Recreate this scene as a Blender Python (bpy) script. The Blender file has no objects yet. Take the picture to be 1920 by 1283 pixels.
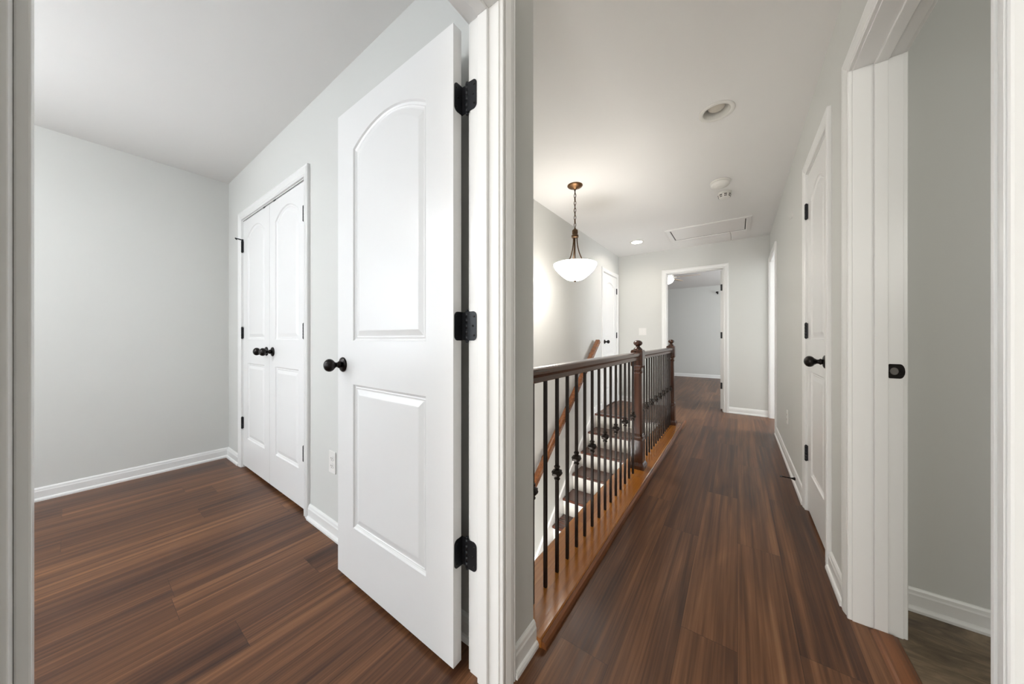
import bpy, bmesh, math, random
from math import sin, cos, pi, radians
from mathutils import Vector, Matrix

random.seed(4)
scene = bpy.context.scene
COL = scene.collection
H = 2.44            # ceiling height
CAM_H = 1.06

# ------------------------------------------------------------------ camera, world, exposure
cam = bpy.data.cameras.new('camera')
camo = bpy.data.objects.new('camera', cam)
COL.objects.link(camo)
cam.sensor_width = 36.0
cam.lens = 590.4 / 1920 * 36.0
cam.shift_y = -7.5 / 1920
cam.clip_start = 0.01
camo.location = (0, 0, CAM_H)
camo.rotation_euler = (radians(90), 0, radians(35.6))
scene.camera = camo
scene.view_settings.view_transform = 'Standard'
scene.view_settings.look = 'None'
scene.view_settings.gamma = 1
scene.view_settings.use_curve_mapping = False
scene.view_settings.exposure = 0.64

world = bpy.data.worlds.new('world')
scene.world = world
world.use_nodes = True
bg = world.node_tree.nodes['Background']
bg.inputs[0].default_value = (0.75, 0.86, 1.0, 1)
bg.inputs[1].default_value = 1.0


def area(name, loc, rot, sx, sy, power, color=(1, 1, 1), spread=180):
    l = bpy.data.lights.new(name, 'AREA')
    l.shape = 'RECTANGLE'
    l.size, l.size_y = sx, sy
    l.energy = power
    l.color = color
    l.spread = radians(spread)
    o = bpy.data.objects.new(name, l)
    COL.objects.link(o)
    o.location = loc
    o.rotation_euler = [radians(a) for a in rot]
    return o


DAY = (0.93, 0.97, 1.0)
# daylight and added fill at the windows (each sits in its window opening)
area('daylight_bedroom', (-1.9, -2.56, 1.45), (90, 0, 0), 1.9, 1.45, 14, DAY)          # faces +Y
area('daylight_bedroom_side', (-3.66, -1.55, 1.45), (90, 0, -90), 1.2, 1.35, 20, DAY)  # faces +X
area('fill_hall_end', (-0.11, -2.56, 1.40), (90, 0, 0), 0.80, 1.5, 31, (1.0, 0.95, 0.88))  # unseen warm fill, added to brighten the hall
area('daylight_far_room', (1.93, 7.6, 1.45), (90, 0, 90), 1.9, 1.4, 46, DAY)           # faces -X
area('daylight_side_room', (2.93, 5.6, 1.45), (90, 0, 90), 1.5, 1.4, 120, DAY)
area('fill_stair_foot', (-1.2, 0.62, -1.25), (115, 0, 0), 0.85, 1.5, 54, (1.0, 0.98, 0.95))   # added to lift stairwell and hall ceiling, faces +Y and up
area('daylight_bathroom', (1.5, -0.66, 1.75), (90, 0, 0), 0.8, 0.6, 8.0, (1.0, 0.97, 0.88))

# ------------------------------------------------------------------ materials


def new_mat(name):
    m = bpy.data.materials.new(name)
    m.use_nodes = True
    nt = m.node_tree
    return m, nt, nt.nodes['Principled BSDF']


def N(nt, typ, **kw):
    n = nt.nodes.new(typ)
    for k, v in kw.items():
        setattr(n, k, v)
    return n


def L(nt, a, b):
    nt.links.new(a, b)


def paint(name, col, rough=0.6, bump=0.02, scale=260, spec=0.3, tint=0.02):
    m, nt, b = new_mat(name)
    tc = N(nt, 'ShaderNodeTexCoord')
    nz = N(nt, 'ShaderNodeTexNoise')
    nz.inputs['Scale'].default_value = scale
    nz.inputs['Detail'].default_value = 3
    L(nt, tc.outputs['Object'], nz.inputs['Vector'])
    n2 = N(nt, 'ShaderNodeTexNoise')
    n2.inputs['Scale'].default_value = 1.3
    L(nt, tc.outputs['Object'], n2.inputs['Vector'])
    mix = N(nt, 'ShaderNodeMix', data_type='RGBA')
    mix.inputs['A'].default_value = (*[c * (1 - tint) for c in col], 1)
    mix.inputs['B'].default_value = (*[min(1, c * (1 + tint)) for c in col], 1)
    L(nt, n2.outputs['Fac'], mix.inputs['Factor'])
    L(nt, mix.outputs['Result'], b.inputs['Base Color'])
    bp = N(nt, 'ShaderNodeBump')
    bp.inputs['Strength'].default_value = bump
    bp.inputs['Distance'].default_value = 0.002
    L(nt, nz.outputs['Fac'], bp.inputs['Height'])
    L(nt, bp.outputs['Normal'], b.inputs['Normal'])
    b.inputs['Roughness'].default_value = rough
    b.inputs['Specular IOR Level'].default_value = spec
    return m


def metal(name, col, rough=0.4, metallic=0.8, scale=40):
    m, nt, b = new_mat(name)
    tc = N(nt, 'ShaderNodeTexCoord')
    nz = N(nt, 'ShaderNodeTexNoise')
    nz.inputs['Scale'].default_value = scale
    L(nt, tc.outputs['Object'], nz.inputs['Vector'])
    mr = N(nt, 'ShaderNodeMapRange')
    mr.inputs['To Min'].default_value = rough * 0.8
    mr.inputs['To Max'].default_value = rough * 1.25
    L(nt, nz.outputs['Fac'], mr.inputs['Value'])
    L(nt, mr.outputs['Result'], b.inputs['Roughness'])
    b.inputs['Base Color'].default_value = (*col, 1)
    b.inputs['Metallic'].default_value = metallic
    return m


def ramp(nt, stops):
    r = N(nt, 'ShaderNodeValToRGB')
    e = r.color_ramp.elements
    while len(e) > 1:
        e.remove(e[-1])
    e[0].position = stops[0][0]
    e[0].color = (*stops[0][1], 1)
    for p, c in stops[1:]:
        x = e.new(p)
        x.color = (*c, 1)
    return r


def math_node(nt, op, a, b=None, c=None):
    n = N(nt, 'ShaderNodeMath', operation=op)
    for i, v in enumerate((a, b, c)):
        if v is None:
            continue
        if isinstance(v, (int, float)):
            n.inputs[i].default_value = v
        else:
            L(nt, v, n.inputs[i])
    return n.outputs[0]


def plank_floor(name, stops, width, length, rough, swap=False, seam=0.55, streak=1.0, spec=0.5):
    """Wide planks running along Y (along X when swap), every plank with its own tone and grain."""
    m, nt, b = new_mat(name)
    geo = N(nt, 'ShaderNodeNewGeometry')
    sep = N(nt, 'ShaderNodeSeparateXYZ')
    L(nt, geo.outputs['Position'], sep.inputs[0])
    x, y = sep.outputs['X'], sep.outputs['Y']
    if swap:
        x, y = y, x
    u = math_node(nt, 'DIVIDE', x, width)
    row = math_node(nt, 'FLOOR', u)
    fu = math_node(nt, 'FRACT', u)
    wn = N(nt, 'ShaderNodeTexWhiteNoise', noise_dimensions='1D')
    L(nt, row, wn.inputs['W'])
    off = math_node(nt, 'MULTIPLY', wn.outputs['Value'], 7.3)
    v = math_node(nt, 'DIVIDE', math_node(nt, 'ADD', y, off), length)
    colm = math_node(nt, 'FLOOR', v)
    fv = math_node(nt, 'FRACT', v)
    cmb = N(nt, 'ShaderNodeCombineXYZ')
    L(nt, row, cmb.inputs[0])
    L(nt, colm, cmb.inputs[1])
    w2 = N(nt, 'ShaderNodeTexWhiteNoise', noise_dimensions='3D')
    L(nt, cmb.outputs[0], w2.inputs['Vector'])
    pid = w2.outputs['Value']
    # grain coordinates: tight across, stretched along
    def grain(sx, sy, detail, dist):
        c = N(nt, 'ShaderNodeCombineXYZ')
        L(nt, math_node(nt, 'MULTIPLY', x, sx), c.inputs[0])
        L(nt, math_node(nt, 'MULTIPLY', y, sy), c.inputs[1])
        L(nt, math_node(nt, 'MULTIPLY', pid, 57.0), c.inputs[2])
        n = N(nt, 'ShaderNodeTexNoise')
        n.inputs['Scale'].default_value = 1.0
        n.inputs['Detail'].default_value = detail
        n.inputs['Distortion'].default_value = dist
        L(nt, c.outputs[0], n.inputs['Vector'])
        return n.outputs['Fac']
    g1 = grain(32, 0.75, 4, 0.6)
    g2 = grain(150, 2.4, 5, 0.2)
    g3 = grain(9, 1.1, 3, 1.4)
    g = math_node(nt, 'ADD', math_node(nt, 'MULTIPLY', g1, 0.62 * streak),
                  math_node(nt, 'ADD', math_node(nt, 'MULTIPLY', g2, 0.35 * streak), math_node(nt, 'MULTIPLY', g3, 0.25 * streak)))
    g = math_node(nt, 'ADD', g, math_node(nt, 'MULTIPLY', pid, 0.14))
    g = math_node(nt, 'SUBTRACT', g, 0.61 * streak + 0.07 - 0.5)
    g = math_node(nt, 'MULTIPLY_ADD', math_node(nt, 'SUBTRACT', g, 0.5), 1.75, 0.5)
    r = ramp(nt, stops)
    L(nt, g, r.inputs['Fac'])
    # seams
    e1 = math_node(nt, 'MINIMUM', fu, math_node(nt, 'SUBTRACT', 1.0, fu))
    e2 = math_node(nt, 'MINIMUM', fv, math_node(nt, 'SUBTRACT', 1.0, fv))
    s1 = math_node(nt, 'LESS_THAN', e1, 0.0010 / width)
    s2 = math_node(nt, 'LESS_THAN', e2, 0.0010 / length)
    s = math_node(nt, 'MAXIMUM', s1, s2)
    mix = N(nt, 'ShaderNodeMix', data_type='RGBA')
    mix.inputs['B'].default_value = (stops[0][1][0] * .6, stops[0][1][1] * .6, stops[0][1][2] * .6, 1)
    L(nt, math_node(nt, 'MULTIPLY', s, seam), mix.inputs['Factor'])
    L(nt, r.outputs['Color'], mix.inputs['A'])
    L(nt, mix.outputs['Result'], b.inputs['Base Color'])
    rr = N(nt, 'ShaderNodeMapRange')
    rr.inputs['To Min'].default_value = rough * 0.85
    rr.inputs['To Max'].default_value = rough * 1.2
    L(nt, g2, rr.inputs['Value'])
    L(nt, rr.outputs['Result'], b.inputs['Roughness'])
    bp = N(nt, 'ShaderNodeBump')
    bp.inputs['Strength'].default_value = 0.18
    bp.inputs['Distance'].default_value = 0.001
    L(nt, math_node(nt, 'SUBTRACT', g2, math_node(nt, 'MULTIPLY', s, 2.0)), bp.inputs['Height'])
    L(nt, bp.outputs['Normal'], b.inputs['Normal'])
    b.inputs['Specular IOR Level'].default_value = spec
    return m


def wood(name, c0, c1, rough=0.25, axis='Z', scale=30, coat=0.3):
    m, nt, b = new_mat(name)
    tc = N(nt, 'ShaderNodeTexCoord')
    mp = N(nt, 'ShaderNodeMapping')
    s = {'X': (1.5, scale, scale), 'Y': (scale, 1.5, scale), 'Z': (scale, scale, 1.5)}[axis]
    mp.inputs['Scale'].default_value = s
    L(nt, tc.outputs['Object'], mp.inputs['Vector'])
    nz = N(nt, 'ShaderNodeTexNoise')
    nz.inputs['Scale'].default_value = 1.0
    nz.inputs['Detail'].default_value = 5
    nz.inputs['Distortion'].default_value = 0.6
    L(nt, mp.outputs[0], nz.inputs['Vector'])
    r = ramp(nt, [(0.3, c0), (0.7, c1)])
    L(nt, nz.outputs['Fac'], r.inputs['Fac'])
    L(nt, r.outputs['Color'], b.inputs['Base Color'])
    b.inputs['Roughness'].default_value = rough
    b.inputs['Coat Weight'].default_value = coat
    b.inputs['Coat Roughness'].default_value = 0.12
    bp = N(nt, 'ShaderNodeBump')
    bp.inputs['Strength'].default_value = 0.1
    bp.inputs['Distance'].default_value = 0.001
    L(nt, nz.outputs['Fac'], bp.inputs['Height'])
    L(nt, bp.outputs['Normal'], b.inputs['Normal'])
    return m


def emitter(name, col, strength, base=(0.9, 0.9, 0.88)):
    m, nt, b = new_mat(name)
    tc = N(nt, 'ShaderNodeTexCoord')
    nz = N(nt, 'ShaderNodeTexNoise')
    nz.inputs['Scale'].default_value = 9
    L(nt, tc.outputs['Object'], nz.inputs['Vector'])
    mr = N(nt, 'ShaderNodeMapRange')
    mr.inputs['To Min'].default_value = strength * 0.93
    mr.inputs['To Max'].default_value = strength * 1.07
    L(nt, nz.outputs['Fac'], mr.inputs['Value'])
    L(nt, mr.outputs['Result'], b.inputs['Emission Strength'])
    b.inputs['Base Color'].default_value = (*base, 1)
    b.inputs['Emission Color'].default_value = (*col, 1)
    b.inputs['Roughness'].default_value = 0.3
    return m


M = {}
M['wall'] = paint('wall_paint', (0.678, 0.683, 0.660), 0.55, 0.03, 220, 0.3)
M['ceiling'] = paint('ceiling_paint', (0.83, 0.825, 0.81), 0.8, 0.06, 180, 0.2)
M['trim'] = paint('trim_gloss', (0.84, 0.84, 0.83), 0.28, 0.008, 60, 0.5, 0.008)
M['door'] = paint('door_gloss', (0.85, 0.85, 0.845), 0.30, 0.015, 130, 0.5, 0.006)
M['riser'] = paint('riser_paint', (0.78, 0.76, 0.70), 0.4, 0.01, 60, 0.4)
M['plastic'] = paint('white_plastic', (0.84, 0.83, 0.81), 0.35, 0.0, 60, 0.5)
M['fixture'] = paint('white_fixture', (0.78, 0.77, 0.73), 0.45, 0.0, 60, 0.4)
FL = [(0.0, (0.026, 0.011, 0.007)), (0.30, (0.062, 0.025, 0.013)), (0.52, (0.112, 0.047, 0.021)),
      (0.75, (0.190, 0.084, 0.037)), (1.0, (0.28, 0.140, 0.064))]
M['floor'] = plank_floor('laminate_planks', FL, 0.17, 1.25, 0.35, spec=0.3)
M['oak'] = plank_floor('stained_oak', [(0.0, (0.17, 0.050, 0.008)), (0.5, (0.34, 0.122, 0.020)), (1.0, (0.52, 0.215, 0.042))],
                       0.057, 0.9, 0.17, seam=0.4, streak=0.7)
M['oak_strip'] = wood('oak_strip', (0.12, 0.040, 0.012), (0.24, 0.085, 0.026), 0.42, 'Y', 60, coat=0.0)



def mottled(name, stops, rough):
    m, nt, b = new_mat(name)
    geo = N(nt, 'ShaderNodeNewGeometry')
    mp = N(nt, 'ShaderNodeMapping')
    mp.inputs['Rotation'].default_value = (0, 0, radians(62))
    mp.inputs['Scale'].default_value = (4.5, 17, 1)
    L(nt, geo.outputs['Position'], mp.inputs['Vector'])
    n1 = N(nt, 'ShaderNodeTexNoise')
    n1.inputs['Scale'].default_value = 1.0
    n1.inputs['Detail'].default_value = 7
    n1.inputs['Roughness'].default_value = 0.65
    n1.inputs['Distortion'].default_value = 1.1
    L(nt, mp.outputs[0], n1.inputs['Vector'])
    r_ = ramp(nt, stops)
    L(nt, n1.outputs['Fac'], r_.inputs['Fac'])
    L(nt, r_.outputs['Color'], b.inputs['Base Color'])
    b.inputs['Roughness'].default_value = rough
    return m


M['vinyl'] = mottled('vinyl_stone', [(0.30, (0.060, 0.040, 0.022)), (0.5, (0.150, 0.105, 0.062)), (0.70, (0.30, 0.22, 0.135))], 0.42)
M['stain_z'] = wood('dark_stained_post', (0.030, 0.010, 0.005), (0.085, 0.028, 0.012), 0.25, 'Z', 60)
M['stain_y'] = wood('dark_stained_rail', (0.050, 0.017, 0.008), (0.125, 0.045, 0.019), 0.22, 'Y', 60)
M['tread'] = wood('stained_tread', (0.050, 0.014, 0.007), (0.12, 0.036, 0.016), 0.25, 'X', 40)
M['handrail'] = wood('stained_handrail', (0.14, 0.045, 0.012), (0.28, 0.10, 0.03), 0.25, 'Y', 50)
M['iron'] = metal('satin_black_iron', (0.028, 0.022, 0.019), 0.42, 0.75)
M['bronze'] = metal('oil_rubbed_bronze', (0.022, 0.019, 0.018), 0.28, 0.85)
M['hinge'] = metal('black_hinge', (0.012, 0.013, 0.016), 0.40, 0.35)
M['brass'] = metal('antique_bronze', (0.19, 0.105, 0.050), 0.35, 0.9)
M['brass_dark'] = metal('dark_antique_bronze', (0.10, 0.060, 0.033), 0.4, 0.85)
M['dark'] = paint('dark_slot', (0.03, 0.025, 0.02), 0.6, 0, 60)
M['bulb_off'] = paint('unlit_bulb', (0.66, 0.62, 0.54), 0.35, 0, 60)
M['bowl'] = emitter('lit_glass_bowl', (1.0, 0.94, 0.86), 19.0)
M['bowl_in'] = emitter('lit_bowl_inside', (1.0, 0.94, 0.86), 4.6)
M['lit'] = emitter('lit_lens', (1.0, 0.93, 0.82), 150.0)
M['fan_lit'] = emitter('lit_fan_glass', (1.0, 0.93, 0.82), 9.0)
M['blade'] = wood('fan_blade', (0.50, 0.35, 0.22), (0.66, 0.49, 0.33), 0.35, 'X', 20)
M['cord'] = paint('cord_fibre', (0.32, 0.30, 0.26), 0.8, 0, 60)
M['rubber'] = paint('grey_rubber', (0.10, 0.10, 0.10), 0.7, 0, 60)

# ------------------------------------------------------------------ mesh helpers


class MB:
    def __init__(self):
        self.v, self.f, self.s = [], [], []

    def add(self, verts, faces, smooth=False):
        o = len(self.v)
        self.v += [tuple(p) for p in verts]
        self.f += [tuple(i + o for i in f) for f in faces]
        self.s += [smooth] * len(faces)
        return self

    def box(self, x0, x1, y0, y1, z0, z1):
        x0, x1 = min(x0, x1), max(x0, x1)
        y0, y1 = min(y0, y1), max(y0, y1)
        z0, z1 = min(z0, z1), max(z0, z1)
        return self.add([(x0, y0, z0), (x1, y0, z0), (x1, y1, z0), (x0, y1, z0),
                         (x0, y0, z1), (x1, y0, z1), (x1, y1, z1), (x0, y1, z1)],
                        [(0, 3, 2, 1), (4, 5, 6, 7), (0, 1, 5, 4), (1, 2, 6, 5), (2, 3, 7, 6), (3, 0, 4, 7)])

    def lathe(self, prof, n=24, mat=None, smooth=True, phase=0.0):
        """prof: list of (radius, z); closed with caps when the end radius is 0 or not."""
        mat = mat or Matrix()
        vs, fs = [], []
        for r, z in prof:
            for k in range(n):
                a = 2 * pi * k / n + phase
                vs.append(mat @ Vector((r * cos(a), r * sin(a), z)))
        for i in range(len(prof) - 1):
            for k in range(n):
                k2 = (k + 1) % n
                fs.append((i * n + k, i * n + k2, (i + 1) * n + k2, (i + 1) * n + k))
        fs.append(tuple(reversed(range(n))))
        fs.append(tuple((len(prof) - 1) * n + k for k in range(n)))
        return self.add(vs, fs, smooth)

    def tube(self, pts, r, n=8, closed=False, smooth=True):
        pts = [Vector(p) for p in pts]
        rs = r if isinstance(r, (list, tuple)) else [r] * len(pts)
        vs, fs = [], []
        up = None
        m = len(pts)
        for i, p in enumerate(pts):
            if closed:
                t = (pts[(i + 1) % m] - pts[i - 1]).normalized()
            else:
                t = (pts[min(i + 1, m - 1)] - pts[max(i - 1, 0)]).normalized()
            if up is None:
                up = Vector((0, 0, 1)) if abs(t.z) < .9 else Vector((1, 0, 0))
            a = t.cross(up).normalized()
            b = a.cross(t).normalized()
            up = b
            for k in range(n):
                q = 2 * pi * k / n
                vs.append(p + (a * cos(q) + b * sin(q)) * rs[i])
        for i in range(m if closed else m - 1):
            for k in range(n):
                k2 = (k + 1) % n
                j = (i + 1) % m
                fs.append((i * n + k, i * n + k2, j * n + k2, j * n + k))
        if not closed:
            fs.append(tuple(reversed(range(n))))
            fs.append(tuple((m - 1) * n + k for k in range(n)))
        return self.add(vs, fs, smooth)

    def sweep(self, rings, closed_profile=True, smooth=False):
        """rings: list of equal-length vertex loops; joined in order with end caps."""
        n = len(rings[0])
        vs = [v for r in rings for v in r]
        fs = []
        for i in range(len(rings) - 1):
            for k in range(n):
                k2 = (k + 1) % n
                fs.append((i * n + k, i * n + k2, (i + 1) * n + k2, (i + 1) * n + k))
        fs.append(tuple(reversed(range(n))))
        fs.append(tuple((len(rings) - 1) * n + k for k in range(n)))
        return self.add(vs, fs, smooth)

    def prism(self, poly, d, mat=None):
        """poly in local xy, extruded 0..d in local z, then transformed."""
        mat = mat or Matrix()
        n = len(poly)
        a = [mat @ Vector((p[0], p[1], 0)) for p in poly]
        b = [mat @ Vector((p[0], p[1], d)) for p in poly]
        return self.sweep([a, b])

    def build(self, name, m, parent=None, bevel=0, loc=None):
        me = bpy.data.meshes.new(name)
        me.from_pydata(self.v, [], self.f)
        me.update()
        bm = bmesh.new()
        bm.from_mesh(me)
        bmesh.ops.recalc_face_normals(bm, faces=bm.faces)
        bm.to_mesh(me)
        bm.free()
        for i, p in enumerate(me.polygons):
            p.use_smooth = self.s[i] if i < len(self.s) else False
        me.materials.append(m)
        o = bpy.data.objects.new(name, me)
        COL.objects.link(o)
        if loc is not None:      # move the origin, keep the world position
            for v in me.vertices:
                v.co -= Vector(loc)
            o.location = loc
        if parent is not None:
            o.parent = parent
            o.location = o.location - parent.location
        if bevel:
            bv = o.modifiers.new('bevel', 'BEVEL')
            bv.width = bevel
            bv.segments = 2
            bv.limit_method = 'ANGLE'
        return o


def tag(o, label=None, cat=None, group=None, kind=None):
    if label:
        o['label'] = label
    if cat:
        o['category'] = cat
    if group:
        o['group'] = group
    if kind:
        o['kind'] = kind
    return o


def empty(name, loc, label=None, cat=None, group=None, kind=None, rz=0):
    o = bpy.data.objects.new(name, None)
    COL.objects.link(o)
    o.location = loc
    o.rotation_euler.z = rz
    return tag(o, label, cat, group, kind)


def struct(name, mb, m, label, cat, bevel=0):
    return tag(mb.build(name, m, None, bevel), label, cat, kind='structure')


def local(mb_mat_name, mb, m, parent, bevel=0):
    """parts written in the parent's local coordinates"""
    me_o = mb.build(mb_mat_name, m, None, bevel)
    me_o.parent = parent
    return me_o


def copy_tree(o, parent=None):
    c = o.copy()
    COL.objects.link(c)
    c.parent = parent
    for ch in [x for x in bpy.data.objects if x.parent == o]:
        copy_tree(ch, c)
    return c


AX = {'x': lambda s, n, z: (n, s, z),     # wall plane normal along X, s runs along Y
      'y': lambda s, n, z: (s, n, z)}     # wall plane normal along Y, s runs along X

# ------------------------------------------------------------------ room shell
WT = 0.115
XL_B, XL_H = -0.690, -0.575      # hall/bedroom wall faces
XR, XR2 = 0.350, 0.475           # right hall wall faces
YC, YC2 = 0.815, 0.930           # closet wall faces
YF, YF2 = 5.42, 5.535            # far hall wall faces
XB = -3.70                       # bedroom back wall
XS = -1.647                      # stairwell left wall
YB = -2.60                       # walls behind the camera
XCURB = -0.745                   # stairwell edge
YN = 4.30                        # top nosing
T2 = 2.06                        # head jamb height

f = MB()
f.box(-3.9, XR2 - .02, YB - .1, YC2, -0.20, 0)
f.box(XCURB, XR2 - .02, YC2, YN, -0.20, 0)
f.box(XS - .1, XCURB, YN + .03, YF2, -0.20, 0)
f.box(XCURB, XR2 - .02, YN, YF2, -0.20, 0)
f.box(-3.9, XS - .1, YC2, 1.75, -0.20, 0)
f.box(-4.2, 2.2, YF2, 10.0, -0.20, 0)
f.box(XR2 - .02, 3.2, 3.9, YF2, -0.20, 0)
struct('floor', f, M['floor'], 'dark reddish brown wood plank floor of hall and bedroom', 'floor')
f = MB()
f.box(0.452, 2.3, -0.8, 1.95, -0.20, -0.001)
struct('floor_bathroom', f, M['vinyl'], 'mottled brown vinyl floor beyond the right doorway', 'floor')
f = MB()
f.box(XS - .1, 0.5, 0.38, 4.6, -2.95, -2.76)
struct('floor_lower', f, M['floor'], 'lower storey floor at the foot of the stairs', 'floor')

# ceiling with two round holes for the recessed lights
LIGHT_1 = (-0.103, 2.285)
LIGHT_2 = (-1.176, 4.725)
RH = 0.073


def ceiling():
    bm = bmesh.new()
    x0, x1, y0, y1 = -4.3, 3.3, -2.8, 10.1
    edges = []

    def loop(pts):
        vs = [bm.verts.new(p) for p in pts]
        for i in range(len(vs)):
            edges.append(bm.edges.new((vs[i], vs[(i + 1) % len(vs)])))
    loop([(x0, y0, H), (x1, y0, H), (x1, y1, H), (x0, y1, H)])
    for cx, cy in (LIGHT_1, LIGHT_2):
        loop([(cx + RH * cos(2 * pi * k / 32), cy + RH * sin(2 * pi * k / 32), H) for k in range(32)])
    bmesh.ops.triangle_fill(bm, use_beauty=True, edges=edges)
    bmesh.ops.recalc_face_normals(bm, faces=bm.faces)
    for fc in bm.faces:
        if fc.normal.z > 0:
            fc.normal_flip()
    me = bpy.data.meshes.new('ceiling')
    bm.to_mesh(me)
    bm.free()
    n = len(me.vertices)
    vs = [v.co[:] for v in me.vertices]
    fs = [tuple(p.vertices) for p in me.polygons]
    mb = MB()
    mb.add(vs, fs)
    mb.box(x0, x1, y0, y1, H + 0.25, H + 0.35)
    mb.box(x0 - .05, x0, y0, y1, H, H + .3)
    mb.box(x1, x1 + .05, y0, y1, H, H + .3)
    mb.box(x0, x1, y0 - .05, y0, H, H + .3)
    mb.box(x0, x1, y1, y1 + .05, H, H + .3)
    return mb


struct('ceiling', ceiling(), M['ceiling'], 'smooth white ceiling running over hall and bedroom', 'ceiling')


def wall(name, ax, s0, s1, n0, n1, openings, label, zb=0.0, zt=H, m=None):
    """openings: (a, b, top, bottom)"""
    mb = MB()
    cur = s0

    def bx(a, b, z0, z1):
        if b - a < 1e-4 or z1 - z0 < 1e-4:
            return
        if ax == 'x':
            mb.box(n0, n1, a, b, z0, z1)
        else:
            mb.box(a, b, n0, n1, z0, z1)
    for a, b, top, bot in sorted(openings):
        bx(cur, a, zb, zt)
        bx(a, b, top, zt)
        bx(a, b, zb, bot)
        cur = b
    bx(cur, s1, zb, zt)
    return struct(name, mb, m or M['wall'], label, 'wall')


J = 0.018
MAIN = (-0.036, 0.735)          # bedroom doorway along Y
BATH = (0.885, 1.700)
RDOOR = (2.085, 2.627)
SIDE = (4.555, 5.360)
FARD = (-0.905, -0.165)
CLOS = (-3.300, -2.110)
LDOOR = (4.655, 5.305)

wall('wall_left', 'x', YB, YC2, XL_B, XL_H, [(MAIN[0] - J, MAIN[1] + J, T2 + J, 0)], 'pale grey wall piece between bedroom doorway and stairwell')
wall('wall_closet', 'y', XB - WT, XL_B, YC, YC2, [(CLOS[0] - J, CLOS[1] + J, T2 - .04 + J, 0)], 'pale grey bedroom wall holding the double closet doors')
wall('wall_bedroom_back', 'x', YB - .1, 1.75, XB - WT, XB, [(-2.2, -0.9, 2.15, 0.8)], 'plain pale grey bedroom wall at far left')
wall('wall_bedroom_near', 'y', XB, XL_B, YB - WT, YB, [(-2.9, -0.9, 2.2, 0.7)], 'bedroom window wall behind the camera')
wall('wall_closet_back', 'y', XB, XS - WT, 1.60, 1.70, [], 'closet back wall behind the double doors')
wall('wall_hall_near', 'y', XL_B, XR2, YB - WT, YB, [(-0.52, 0.30, 2.2, 0.6)], 'hall end wall behind the camera')
wall('wall_right', 'x', YB, YF2, XR, XR2, [(BATH[0] - J, BATH[1] + J, T2 + J, 0), (RDOOR[0] - J, RDOOR[1] + J, T2 + J, 0), (SIDE[0] - J, SIDE[1] + J, T2 + J, 0)],
     'pale warm grey hall wall along the right side')
wall('wall_far', 'y', XS - WT, XR2, YF, YF2, [(FARD[0] - J, FARD[1] + J, T2 + J, 0)], 'pale grey wall closing the hall around the far doorway')
wall('wall_stair', 'x', YC2, YF2, XS - WT, XS, [(LDOOR[0] - J, LDOOR[1] + J, T2 + J, 0)], 'tall pale grey wall on the far side of the stairs', zb=0.0)
YFOOT = 0.50
w = MB()
w.box(XS - WT, XS - .001, YC2 - .01, 4.6, -2.8, 0.0)
w.box(XS - WT, XS - .001, YFOOT - WT, YC2, -2.8, -.21)
struct('wall_stairwell_left', w, M['wall'], 'lower part of the wall on the far side of the stairs', 'wall')
w = MB()
w.box(XCURB + .001, XCURB + .10, YFOOT, 4.6, -2.8, -0.20)
struct('wall_stairwell_right', w, M['wall'], 'lower stairwell wall under the hall floor edge', 'wall')
w = MB()
w.box(XS - WT, XCURB + .1, YFOOT - WT, YFOOT, -2.8, -2.1)
w.box(XS - WT, XCURB + .1, YFOOT - WT, YFOOT, -.45, -.2)
w.box(XS - WT, -1.62, YFOOT - WT, YFOOT, -2.1, -.45)
w.box(-.78, XCURB + .1, YFOOT - WT, YFOOT, -2.1, -.45)
struct('wall_stairwell_near', w, M['wall'], 'lower storey wall at the foot of the stairs', 'wall')
wall('wall_bathroom', 'y', XR2, 2.3, 1.915, 2.03, [], 'grey green bathroom wall seen through the right doorway')
w = MB()
w.box(2.2, 2.3, -0.8, 1.95, 0, H)
w.box(XR2, 1.05, -0.9, -0.8 + .1, 0, H)
w.box(1.95, 2.2, -0.9, -0.7, 0, H)
w.box(1.05, 1.95, -0.9, -0.7, 2.1, H)
w.box(1.05, 1.95, -0.9, -0.7, 0, 1.4)
struct('wall_bathroom_outer', w, M['wall'], 'outer bathroom walls out of sight', 'wall')
w = MB()
w.box(XR2, 3.2, 3.85, 3.95, 0, H)
w.box(2.95, 3.1, 3.85, 4.8, 0, H)
w.box(2.95, 3.1, 4.8, 6.4, 0, .7)
w.box(2.95, 3.1, 4.8, 6.4, 2.2, H)
w.box(2.95, 3.1, 6.4, 6.6, 0, H)
w.box(2.1, 3.1, 6.5, 6.6, 0, H)
struct('wall_side_room', w, M['wall'], 'walls of the bright room off the hall end', 'wall')
w = MB()
w.box(1.95, 2.1, YF2, 6.6, 0, H)
w.box(1.95, 2.1, 8.6, 9.9, 0, H)
w.box(1.95, 2.1, 6.6, 8.6, 0, .7)
w.box(1.95, 2.1, 6.6, 8.6, 2.2, H)
struct('wall_far_room_right', w, M['wall'], 'window wall of the far room', 'wall')
wall('wall_far_room_back', 'y', -4.2, 2.1, 9.85, 9.95, [], 'grey back wall of the room beyond the far doorway')
wall('wall_far_room_left', 'x', YF2, 9.9, -4.2, -4.1, [], 'left wall of the room beyond the far doorway')
wall('wall_far_room_near', 'y', -4.2, XS - WT, YF, YF2, [], 'near wall of the room beyond the far doorway')
w = MB()
w.box(-2.5, XS - WT, 4.5, 4.56, 0, H)
w.box(-2.5, -2.44, 4.5, 5.45, 0, H)
w.box(XR2, 1.1, 2.7, 2.75, 0, H)
w.box(1.05, 1.1, 2.03, 2.75, 0, H)
struct('wall_closet_interiors', w, M['wall'], 'inner walls of the two small hall closets', 'wall')

# windows for the daylight and the added fill (all out of the frame)


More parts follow.
